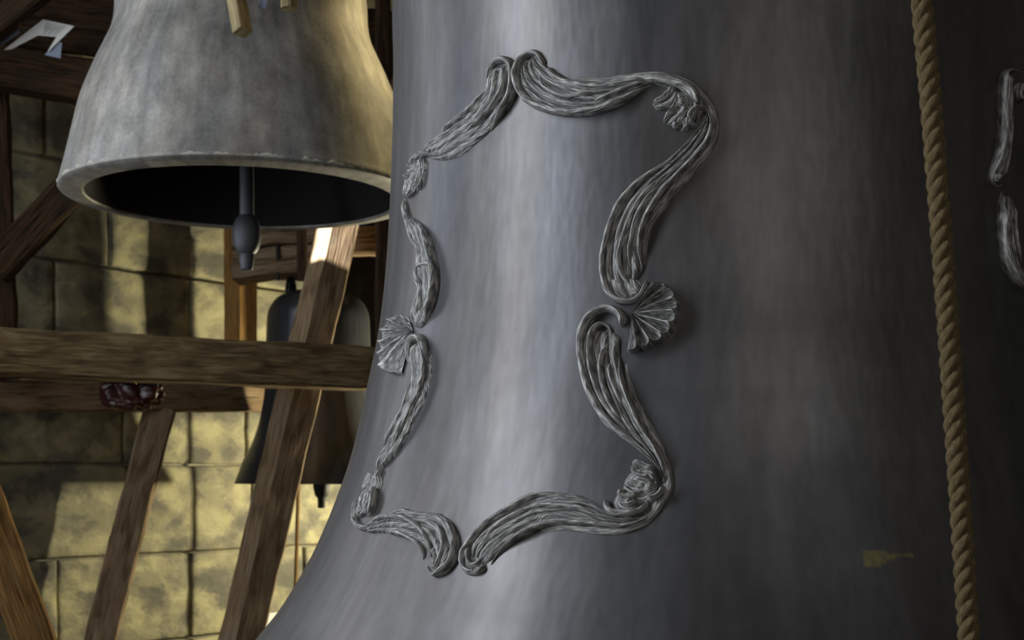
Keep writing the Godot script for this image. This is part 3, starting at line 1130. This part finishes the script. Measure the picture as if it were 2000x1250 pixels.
# =====================================================================  the bell at the upper left
func clear_bell(g: Geo, rows: Array, at: Vector3, segments: int) -> float:
	var p := PackedVector2Array()
	for i in rows.size() - 1:
		var a := Vector2(rows[i][0], rows[i][1])
		var b := Vector2(rows[i + 1][0], rows[i + 1][1])
		var e := Vector2(rows[maxi(i - 1, 0)][0], rows[maxi(i - 1, 0)][1])
		var f := Vector2(rows[mini(i + 2, rows.size() - 1)][0], rows[mini(i + 2, rows.size() - 1)][1])
		for k in 5:
			p.append(a.cubic_interpolate(b, e, f, k / 5.0))
	p.append(Vector2(rows[rows.size() - 1][0], rows[rows.size() - 1][1]))
	lathe(g, p, at, segments)
	return g.uv[g.uv.size() - 1].y


func build_small_bell() -> void:
	var d := 4.9
	var s := d / F
	var lip_y := (HY - 380.0) * s
	var base := Vector3((475.0 - 1000.0) * s, lip_y - 0.012, -d)
	var o := thing("bell", base, "mid-sized grey bell at upper left seen from below, dark mouth and clapper showing", "bell")
	# radius and height above the lip; heights from pixel rows of the outline
	var rows := [[0.0, 1.13], [0.2, 1.12], [0.33, 1.08], [0.395, 1.0], [0.42, 0.9], [0.433, 0.78]]
	for e in [[240, 0], [243, 50], [249, 80], [256, 98], [260, 106], [263, 113], [278, 145], [293, 182], [305, 215], [314, 250], [325, 300], [335, 342], [341, 366]]:
		rows.append([e[0] * s, (380.0 - e[1]) * s + 0.012])
	rows.append_array([[0.6435, 0.018], [0.644, 0.008], [0.641, 0.003], [0.625, -0.004], [0.6, -0.008], [0.572, -0.011], [0.56, -0.009], [0.556, -0.002]])
	var g := Geo.new()
	var total := clear_bell(g, rows, base, 160)
	M.bell_b = bell_metal(301, Color(0.56, 0.555, 0.535), 0.36, 1024, 512, [], 1.0 / total, 1.6)
	M.bell_b.metallic = 0.35
	M.bell_b.roughness = 0.6
	build(g, "bell_body", M.bell_b, o)
	g = Geo.new()
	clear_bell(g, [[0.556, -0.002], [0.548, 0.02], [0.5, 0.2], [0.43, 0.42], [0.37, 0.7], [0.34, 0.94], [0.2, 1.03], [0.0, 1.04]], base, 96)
	build(g, "bell_inside", M.mouth_shade, o).set_meta("label", "inside of the bell painted black for shade")
	# pale crust along the rim
	g = Geo.new()
	var p := PackedVector3Array()
	var h := PackedVector3Array()
	var t := PackedVector2Array()
	for k in 721:
		var a := TAU * k / 720.0
		var amount := clampf(0.35 + 1.4 * wob.get_noise_3d(cos(a) * 14, sin(a) * 14, 40), 0.0, 1.0)
		for j in 5:
			var q := j / 4.0
			var y := lerpf(0.006, 0.006 + 0.016 * amount, q)
			var r := 0.6445 - 0.05 * maxf(0.0, y - 0.008) + 0.003 * sin(PI * q) * amount - (0.003 if j == 0 or j == 4 else 0.0)
			p.append(base + Vector3(sin(a) * r, y, cos(a) * r))
			h.append(Vector3(sin(a), 0, cos(a)))
			t.append(Vector2(a, q))
	g.grid(p, h, 721, 5, t)
	build(g, "limescale_crust", M.lime, o).set_meta("label", "pale flaky crust along the lip")
	# clapper
	var cx := (482.0 - 1000.0) * s
	var mid := Vector3(cx, 0, -d)
	g = Geo.new()
	lathe(g, PackedVector2Array([Vector2(0.0, base.y + 1.02), Vector2(0.024, base.y + 1.01), Vector2(0.0255, (HY - 330) * s), Vector2(0.0265, (HY - 421) * s), Vector2(0.0, (HY - 424) * s)]), mid, 20)
	var cl := build(g, "clapper", M.cast, o)
	g = Geo.new()
	var ball := PackedVector2Array()
	for i in 21:
		var a := PI * i / 20.0
		ball.append(Vector2(maxf(sin(a), 0.0) ** 0.8 * 0.052, (HY - 459) * s + cos(a) * 0.079))
	lathe(g, ball, mid, 28)
	build(g, "clapper_ball", M.cast, cl).set_meta("label", "egg-shaped striking ball")
	g = Geo.new()
	lathe(g, PackedVector2Array([Vector2(0.0, (HY - 490) * s), Vector2(0.029, (HY - 491) * s), Vector2(0.028, (HY - 510) * s), Vector2(0.023, (HY - 525) * s), Vector2(0.02, (HY - 528) * s), Vector2(0.0, (HY - 528) * s)]), mid, 12)
	build(g, "clapper_tail", M.cast, cl)
	# headstock and hangers
	g = Geo.new()
	timber(g, base + Vector3(-0.7, 1.25, 0), base + Vector3(0.7, 1.25, 0), 0.24, 0.26)
	build(g, "headstock", M.dark_wood, o)
	for x in [-0.5, 0.5]:
		g = Geo.new()
		tube(g, PackedVector3Array([base + Vector3(x, 1.3, 0), Vector3(base.x + x, 3.92, base.z)]), PackedFloat32Array([0.025, 0.025]), 8)
		build(g, "hanger_rod", M.iron, o)


# =====================================================================  the bell behind the frame
func build_far_bell() -> void:
	var d := 7.1
	var s := d / F
	var base := Vector3((622.0 - 1000.0) * s, (HY - 943.0) * s, -d)
	var o := thing("bell", base, "dark bell far behind the wooden frame, partly hidden by a slanting strut", "bell")
	var rows := [[0.0, 1.012], [0.1, 1.01]]
	for e in [[40, 569], [60, 573], [78, 582], [90, 596], [98, 615], [100, 645], [101, 690], [102, 730], [104, 765], [109, 800], [117, 835], [128, 866], [140, 890], [147, 905], [149, 911], [156, 930], [161, 943]]:
		rows.append([e[0] * s, (943.0 - e[1]) * s])
	rows.append_array([[0.43, -0.004], [0.4, 0.0], [0.37, 0.03], [0.3, 0.25], [0.25, 0.6], [0.23, 0.88], [0.0, 0.95]])
	var g := Geo.new()
	var total := clear_bell(g, rows, base, 96)
	M.bell_c = bell_metal(401, Color(0.3, 0.31, 0.33), 0.25, 512, 256, [], 1.0 / total, 1.4)
	M.bell_c.roughness = 0.36
	M.bell_c.metallic = 0.6
	build(g, "bell_body", M.bell_c, o)
	g = Geo.new()
	for k in 3:
		var path := PackedVector3Array()
		var rad := PackedFloat32Array()
		for i in 13:
			var a := PI * i / 12.0
			path.append(base + Vector3((k - 1) * 0.1 - 0.045 + 0.0, 0.98 + 0.09 * sin(a), 0.06 * cos(a)))
			rad.append(0.022)
		tube(g, path, rad, 8)
	build(g, "crown_loops", M.iron, o)
	# clapper tip hanging below the lip
	g = Geo.new()
	var mid := Vector3((628.0 - 1000.0) * s, 0, -d)
	lathe(g, PackedVector2Array([Vector2(0.0, base.y + 0.9), Vector2(0.022, base.y + 0.89), Vector2(0.024, base.y + 0.2), Vector2(0.044, (HY - 930) * s), Vector2(0.045, (HY - 952) * s), Vector2(0.036, (HY - 968) * s), Vector2(0.021, (HY - 973) * s), Vector2(0.02, (HY - 992) * s), Vector2(0.0, (HY - 993) * s)]), mid, 20)
	build(g, "clapper", M.black, o)
	# headstock of thick old boards, pegged together
	var hs := Node3D.new()
	hs.name = "headstock"
	o.add_child(hs)
	var cuts := [[440, 462, 600], [463, 489, 596], [490, 516, 590], [517, 546, 584]]
	for k in 4:
		g = Geo.new()
		var y: float = (HY - (cuts[k][0] + cuts[k][1]) * 0.5) * s
		timber(g, Vector3((462.0 - 1000.0) * s, y - 0.015, -d + 0.03 * (k % 2)), Vector3((664.0 - 1000.0) * s, y + 0.03, -d + 0.03 * (k % 2)), 0.24, (cuts[k][1] - cuts[k][0] - 1.5) * s, 0.0, 0.012)
		build(g, "board", M.oak_red, hs)
	g = Geo.new()
	for x in [541.0]:
		tube(g, PackedVector3Array([px(x, 430, d - 0.14), px(x + 2, 548, d - 0.14)]), PackedFloat32Array([0.008, 0.008]), 6)
	build(g, "iron_strap", M.iron, hs)
	for x in [500.0, 650.0]:
		g = Geo.new()
		var q := px(x, 450, d)
		tube(g, PackedVector3Array([q, Vector3(q.x, 3.92, q.z)]), PackedFloat32Array([0.02, 0.02]), 8)
		build(g, "hanger_rod", M.iron, o)


# =====================================================================  timber frame
func build_timbers() -> void:
	# horizontal beam in front
	var a := px(0, 689, 5.6)
	var b := px(725, 721, 6.45)
	var dir := (b - a) / (b.x - a.x)
	beam("beam", a + dir * (-3.3 - a.x), a + dir * (0.9 - a.x), 0.18, 0.2, 0.0, M.oak, "weathered horizontal oak beam crossing in front of the slanting struts", "beam", "", 0.006)
	# lower beam along the wall
	a = px(0, 774, 6.42)
	b = px(515, 778, 7.5)
	dir = (b - a) / (b.x - a.x)
	beam("beam", a + dir * (-3.3 - a.x), a + dir * (-0.75 - a.x), 0.14, 0.152, 0.0, M.oak_red, "lower horizontal beam close to the stone wall, lit yellow at one end", "beam", "", 0.005)
	# strut in front of the far bell
	a = px(470, 1250, 6.33)
	b = px(658, 450, 6.68)
	dir = (b - a) / (b.y - a.y)
	beam("strut", a + dir * (-1.75 - a.y), a + dir * (1.75 - a.y), 0.165, 0.15, 0.68, M.oak_red, "slanting strut crossing the dark far bell, its top bleached by daylight", "strut", "", 0.004)
	# strut before the stone wall
	a = px(196, 1250, 6.84)
	b = px(310, 808, 7.04)
	dir = (b - a) / (b.y - a.y)
	beam("strut", a + dir * (-1.75 - a.y), a + dir * (0.338 - a.y), 0.16, 0.165, 0.25, M.oak_red, "slanting strut rising to the lower beam before the stone wall", "strut", "", 0.006)
	# strut at the lower left corner, leaning the other way
	a = px(66, 1250, 5.3)
	b = px(-42, 950, 5.3)
	dir = (b - a) / (b.y - a.y)
	beam("strut", a + dir * (-1.75 - a.y), a + dir * (0.45 - a.y), 0.135, 0.135, 0.62, M.oak_orange, "orange-brown strut leaning left at the bottom left corner", "strut", "", 0.005)
	# post at the left edge
	var q := px(12, 400, 6.35)
	beam("post", Vector3(q.x, 0.45, q.z), Vector3(q.x - 0.05, 1.83, q.z), 0.12, 0.12, 0.3, M.dark_wood, "dark red-brown upright post at the far left edge", "post", "", 0.005)
	# brace behind the mouth of the mid-sized bell
	a = px(140, 368, 6.15)
	b = px(43, 472, 6.15)
	dir = (a - b)
	beam("brace", b - dir * 0.55, a + dir * 1.25, 0.145, 0.145, 0.2, M.dark_wood, "dark diagonal brace behind the left rim of the mid-sized bell", "brace", "", 0.005)
	# upright post, its lamp glow partly painted in by a paler wood
	q = px(470, 600, 7.5)
	beam("post", Vector3(q.x, 0.47, q.z), Vector3(q.x, 1.7, q.z), 0.14, 0.14, 0.85, M.lamplit_wood, "short upright post glowing orange beside the far bell", "post", "", 0.004)
	# dark timbers at the top left
	a = px(-10, 132, 6.2)
	b = px(230, 172, 6.2)
	dir = (b - a) / (b.x - a.x)
	beam("beam", a + dir * (-2.78 - a.x), a + dir * (-0.9 - a.x), 0.18, 0.185, 0.0, M.dark_wood, "dark brown horizontal beam at upper left, just under the pale bent sheet", "beam", "", 0.006)
	a = px(100, 30, 6.5)
	b = px(240, 48, 6.5)
	dir = (b - a) / (b.x - a.x)
	beam("board", a + dir * (-2.56 - a.x), a + dir * (-1.2 - a.x), 0.06, 0.34, 0.0, M.dark_wood, "brown board at the top left corner above the pale bent sheet", "board", "", 0.004)
	a = px(-30, 68, 5.85)
	b = px(96, -34, 5.85)
	dir = b - a
	beam("brace", a - dir * 0.6, b + dir * 1.2, 0.09, 0.1, 0.0, M.dark_wood, "nearly black diagonal brace over the pale bent sheet", "brace", "", 0.004)
	# between the two near bells
	beam("beam", px(640, 105, 7.4), px(980, 92, 7.4), 0.2, 0.38, 0.0, M.dark_wood, "dark brown beam end in the gap between the two near bells", "beam", "", 0.01)
	# dark timbers right of the far bell, and a black board added for shade
	q = px(748, 600, 6.47)
	beam("post", Vector3(q.x, 0.61, q.z), Vector3(q.x, 2.3, q.z), 0.07, 0.08, 0.2, M.dark_wood, "dark narrow post beside the edge of the huge bell", "post", "", 0.004)
	q = px(706, 600, 7.52)
	beam("board", Vector3(q.x, 0.3, q.z), Vector3(q.x, 2.6, q.z), 0.24, 0.05, 0.0, M.black, "black board added for the dark gap behind the far bell's shoulder", "board", "", 0.003)
	var o := beam("block", px(688, 474, 6.95), px(750, 472, 6.95), 0.12, 0.14, 0.0, M.oak_red, "brown wooden block under the rim of the mid-sized bell", "block", "", 0.006)
	# narrow upright between headstock and strut
	q = px(590, 510, 6.78)
	beam("post", Vector3(q.x, 0.975, q.z), Vector3(q.x, 1.9, q.z), 0.05, 0.05, 0.0, M.dark_wood, "thin dark upright in front of the far bell's headstock", "post", "", 0.003)
	# wooden battens hanging before the mid-sized bell
	var g := Geo.new()
	timber(g, px(448, -260, 4.22), px(458, -20, 4.2), 0.045, 0.05, 0.65, 0.002, 0.004)
	timber(g, px(457, -24, 4.2), px(475, 63, 4.16), 0.045, 0.05, 0.65, 0.002, 0.004)
	var bt := build(g, "batten", M.pale_wood)
	tag(bt, "pale square batten with slanted end hanging before the mid-sized bell", "batten")
	beam("batten", px(566, -260, 4.22), px(565, 18, 4.2), 0.045, 0.05, 0.7, M.pale_wood, "shorter pale batten hanging right of the long one", "batten", "", 0.002)
	beam("strap", px(560, -260, 4.26), px(512, 16, 4.24), 0.028, 0.006, 0.0, M.strap, "bluish strap end between the two hanging battens", "strap", "", 0.001)


# =====================================================================  small things
func build_small_things() -> void:
	# the rope before the large bell: three twisted strands
	var d := 1.6
	var line := []
	for q in [[1752, -650], [1780, -280], [1801, 0], [1825, 278], [1849, 595], [1870, 900], [1893, 1250], [1918, 1650]]:
		line.append(Vector2(q[0], q[1]))
	var path2 := PackedVector2Array([Vector2(1570, -4800)])
	path2.append_array(spline(line, 90))
	path2.append(Vector2(1980, 3760))
	var curve := Curve3D.new()
	for q in path2:
		curve.add_point(px(q.x, q.y, d))
	var top := curve.get_point_position(0)
	var rope := thing("rope", curve.get_point_position(curve.point_count - 1), "thick twisted tan rope hanging in front of the huge bell at right", "rope")
	var length := curve.get_baked_length()
	var n := 1500
	for k in 3:
		var path := PackedVector3Array()
		var rad := PackedFloat32Array()
		for i in n + 1:
			var s := length * i / n
			var m := curve.sample_baked(s)
			var dir := (curve.sample_baked(minf(s + 0.02, length)) - curve.sample_baked(maxf(s - 0.02, 0))).normalized()
			var side := dir.cross(Vector3.BACK).normalized()
			var other := side.cross(dir)
			var a := TAU * (s / 0.058 + k / 3.0)
			path.append(m + (side * cos(a) - other * sin(a)) * 0.0067)
			rad.append(0.0068 * (1.0 + 0.05 * wob.get_noise_2d(s * 60.0, k * 9.0)))
		var g := Geo.new()
		tube(g, path, rad, 9)
		build(g, "strand", M.rope, rope)
	# thin cord behind
	var g := Geo.new()
	tube(g, PackedVector3Array([px(586, 600, 7.6), px(583, 940, 7.6), px(577, 1150, 7.6), Vector3(px(574, 1250, 7.6).x, -1.75, -7.6)]), PackedFloat32Array([0.011, 0.011, 0.011, 0.011]), 7)
	var cord := build(g, "cord", M.oak_orange)
	tag(cord, "thin brown cord hanging straight below the far bell", "cord")
	# crumpled dark red packet between the two beams
	var at := px(254, 800, 6.28)
	var bag := thing("packet", at, "crumpled shiny dark red packet wedged between the two horizontal beams", "packet")
	g = Geo.new()
	var mid := px(254, 768, 6.26)
	var p := PackedVector3Array()
	var h := PackedVector3Array()
	var t := PackedVector2Array()
	var fold := noise(8, 1.0, 1)
	for i in 49:
		var v := -1.0 + 2.0 * i / 48.0
		for k in 97:
			var a := TAU * k / 96
			var c := cos(v * PI / 2)
			var rx := pow(absf(cos(a)), 0.7) * signf(cos(a)) * pow(c, 0.35)
			var rz := pow(absf(sin(a)), 0.7) * signf(sin(a)) * pow(c, 0.35)
			var dirv := Vector3(rx, sin(v * PI / 2), rz)
			var f := (absf(fold.get_noise_3d(dirv.x * 1.1 + v * 0.5, dirv.y * 0.5, dirv.z * 1.1)) * 2.0 - 0.6)
			var w := 1.0 + 0.16 * f + 0.08 * fold.get_noise_3dv(dirv * 2.4)
			p.append(mid + Vector3(dirv.x * 0.135 * (1.0 + 0.1 * v), dirv.y * 0.07, dirv.z * 0.06) * w)
			h.append(dirv)
			t.append(Vector2(k / 96.0, v))
	g.grid(p, h, 49, 97, t, true)
	build(g, "wrapper", M.foil, bag)
	g = Geo.new()
	timber(g, px(196, 744, 6.2), px(310, 750, 6.24), 0.08, 0.02, 0.1, 0.008)
	build(g, "gathered_top", M.black, bag).set_meta("label", "black gathered top")
	for x in [265.0, 292.0]:
		g = Geo.new()
		var ball := PackedVector2Array()
		for i in 7:
			ball.append(Vector2(maxf(sin(PI * i / 6.0), 0) * 0.006, cos(PI * i / 6.0) * 0.006))
		lathe(g, ball, px(x, 748, 6.145), 10)
		build(g, "fastener", M.brass, bag).set_meta("label", "tiny golden fastener")
	# pale bent sheet on the dark timbers at the top left
	var sheet := thing("sheet", px(60, 100, 5.95), "pale bent sheet with faint printed lines on dark timber, top left", "sheet")
	bent_sheet(sheet, "main_panel", [[84, 38], [145, 51], [110, 72], [74, 69]], 5.95, M.sheet)
	bent_sheet(sheet, "long_flap", [[84, 38], [74, 69], [22, 96], [8, 97]], 5.95, M.sheet)
	bent_sheet(sheet, "narrow_flap", [[145, 51], [110, 72], [93, 100], [96, 99]], 5.93, M.sheet)
	bent_sheet(sheet, "lower_flap", [[113, 80], [121, 84], [118, 114], [87, 107]], 5.94, M.strap)
	bent_sheet(sheet, "side_flap", [[36, 56], [38, 64], [0, 90], [-10, 88]], 5.93, M.strap)
	g = Geo.new()
	for k in 9:
		var u := 0.16 + 0.076 * k
		var u2 := u + 0.02
		var top_a := Vector2(84, 38).lerp(Vector2(145, 51), u)
		var bot_a := Vector2(74, 69).lerp(Vector2(110, 72), u)
		var qa := top_a.lerp(bot_a, 0.12)
		var qb := top_a.lerp(bot_a, 0.9 if k % 3 else 0.6)
		var w := Vector2(0.55, 0.1)
		var pp := PackedVector3Array([px(qa.x - w.x, qa.y, 5.944), px(qa.x + w.x, qa.y, 5.944), px(qb.x + w.x, qb.y, 5.944), px(qb.x - w.x, qb.y, 5.944)])
		g.fan(pp, Vector3.BACK, PackedVector2Array([Vector2.ZERO, Vector2.ZERO, Vector2.ZERO, Vector2.ZERO]))
	build(g, "printed_lines", plain(Color(0.5, 0.5, 0.52), 0.8, 0.0), sheet)
	# a pale board low behind the strut
	beam("board", on_wall(-1.62, -0.96, 0.05), on_wall(-0.7, -0.96, 0.05), 0.03, 0.26, 0.0, M.white, "bright white board low between the strut and the huge bell", "board", "", 0.002)
	# the lamp behind the large bell
	var la := Vector3(0.32, -0.045, -7.6)
	var lamp := thing("work_lamp", Vector3(la.x, la.y - 0.06, la.z), "bare bulb work lamp on a cable behind the huge bell", "lamp")
	g = Geo.new()
	var bulb := PackedVector2Array()
	for i in 13:
		var a := PI * i / 12.0
		bulb.append(Vector2(maxf(sin(a), 0) * 0.05, la.y + cos(a) * 0.06))
	lathe(g, bulb, Vector3(la.x, 0, la.z), 20)
	var glow := plain(Color(1, 0.95, 0.8), 0.4, 0.0)
	glow.emission_enabled = true
	glow.emission = Color(1.0, 0.82, 0.5)
	glow.emission_energy_multiplier = 3.0
	build(g, "bulb", glow, lamp)
	g = Geo.new()
	lathe(g, PackedVector2Array([Vector2(0, la.y + 0.13), Vector2(0.025, la.y + 0.12), Vector2(0.03, la.y + 0.055), Vector2(0, la.y + 0.05)]), Vector3(la.x, 0, la.z), 16)
	build(g, "socket", M.black, lamp)
	g = Geo.new()
	tube(g, PackedVector3Array([la + Vector3.UP * 0.12, Vector3(la.x, 3.92, la.z)]), PackedFloat32Array([0.006, 0.006]), 6)
	build(g, "cable", M.black, lamp)
	var li := OmniLight3D.new()
	li.name = "lamp_light"
	li.light_energy = 6.6
	li.light_color = Color(1.0, 0.955, 0.81)
	li.light_size = 0.04
	li.omni_range = 30.0
	li.omni_attenuation = 2.0
	li.shadow_enabled = true
	add_child(li)
	li.position = la


	# a shaded work light higher up, behind the large bell, turned towards the mid-sized bell
	var sa := Vector3(0.6, 2.4, -5.75)
	var spot := thing("spot_lamp", sa, "shaded metal work light high up behind the huge bell", "lamp")
	var aim := (Vector3(-0.8, 1.3, -4.9) - sa).normalized()
	g = Geo.new()
	var shade := [[-0.1, 0.02], [-0.09, 0.035], [-0.03, 0.06], [0.06, 0.1]]
	var ph := PackedVector3Array()
	var hh := PackedVector3Array()
	var th := PackedVector2Array()
	var sx := aim.cross(Vector3.UP).normalized()
	var sy := sx.cross(aim)
	for e in shade:
		for k in 25:
			var a := TAU * k / 24
			ph.append(sa + aim * e[0] + (sx * cos(a) + sy * sin(a)) * e[1])
			hh.append(sx * cos(a) + sy * sin(a))
			th.append(Vector2(k / 24.0, e[0]))
	g.grid(ph, hh, 4, 25, th, true)
	build(g, "shade", M.iron, spot)
	g = Geo.new()
	tube(g, PackedVector3Array([sa - aim * 0.09, sa - aim * 0.13, Vector3((sa - aim * 0.13).x, 3.92, (sa - aim * 0.13).z)]), PackedFloat32Array([0.015, 0.012, 0.008]), 8)
	build(g, "stem", M.black, spot)
	g = Geo.new()
	lathe(g, bulb_shape(0.035), sa, 16)
	build(g, "bulb", glow, spot)
	var sl := SpotLight3D.new()
	sl.name = "spot_lamp_light"
	sl.light_energy = 2.7
	sl.light_color = Color(1.0, 0.9, 0.66)
	sl.light_size = 0.4
	sl.spot_angle = 24.0
	sl.spot_angle_attenuation = 0.6
	sl.spot_range = 30.0
	sl.spot_attenuation = 2.0
	sl.shadow_enabled = true
	add_child(sl)
	sl.look_at_from_position(sa + aim * 0.07, sa + aim, Vector3.UP)


func bulb_shape(r: float) -> PackedVector2Array:
	var out := PackedVector2Array()
	for i in 11:
		var a := PI * i / 10.0
		out.append(Vector2(maxf(sin(a), 0) * r, cos(a) * r))
	return out


func bent_sheet(parent: Node3D, called: String, q: Array, d: float, mat: Material) -> void:
	var g := Geo.new()
	var f := PackedVector3Array()
	var b := PackedVector3Array()
	var t := PackedVector2Array()
	for e in q:
		f.append(px(e[0], e[1], d))
		b.append(px(e[0], e[1], d) + Vector3(0, 0, -0.004))
		t.append(Vector2(e[0], e[1]) * 0.01)
	g.fan(f, Vector3.BACK, t)
	g.fan(b, Vector3.FORWARD, t)
	for k in q.size():
		var j := (k + 1) % q.size()
		var e := f[j] - f[k]
		g.fan(PackedVector3Array([f[k], f[j], b[j], b[k]]), e.cross(Vector3.BACK).normalized(), t)
	build(g, called, mat, parent)
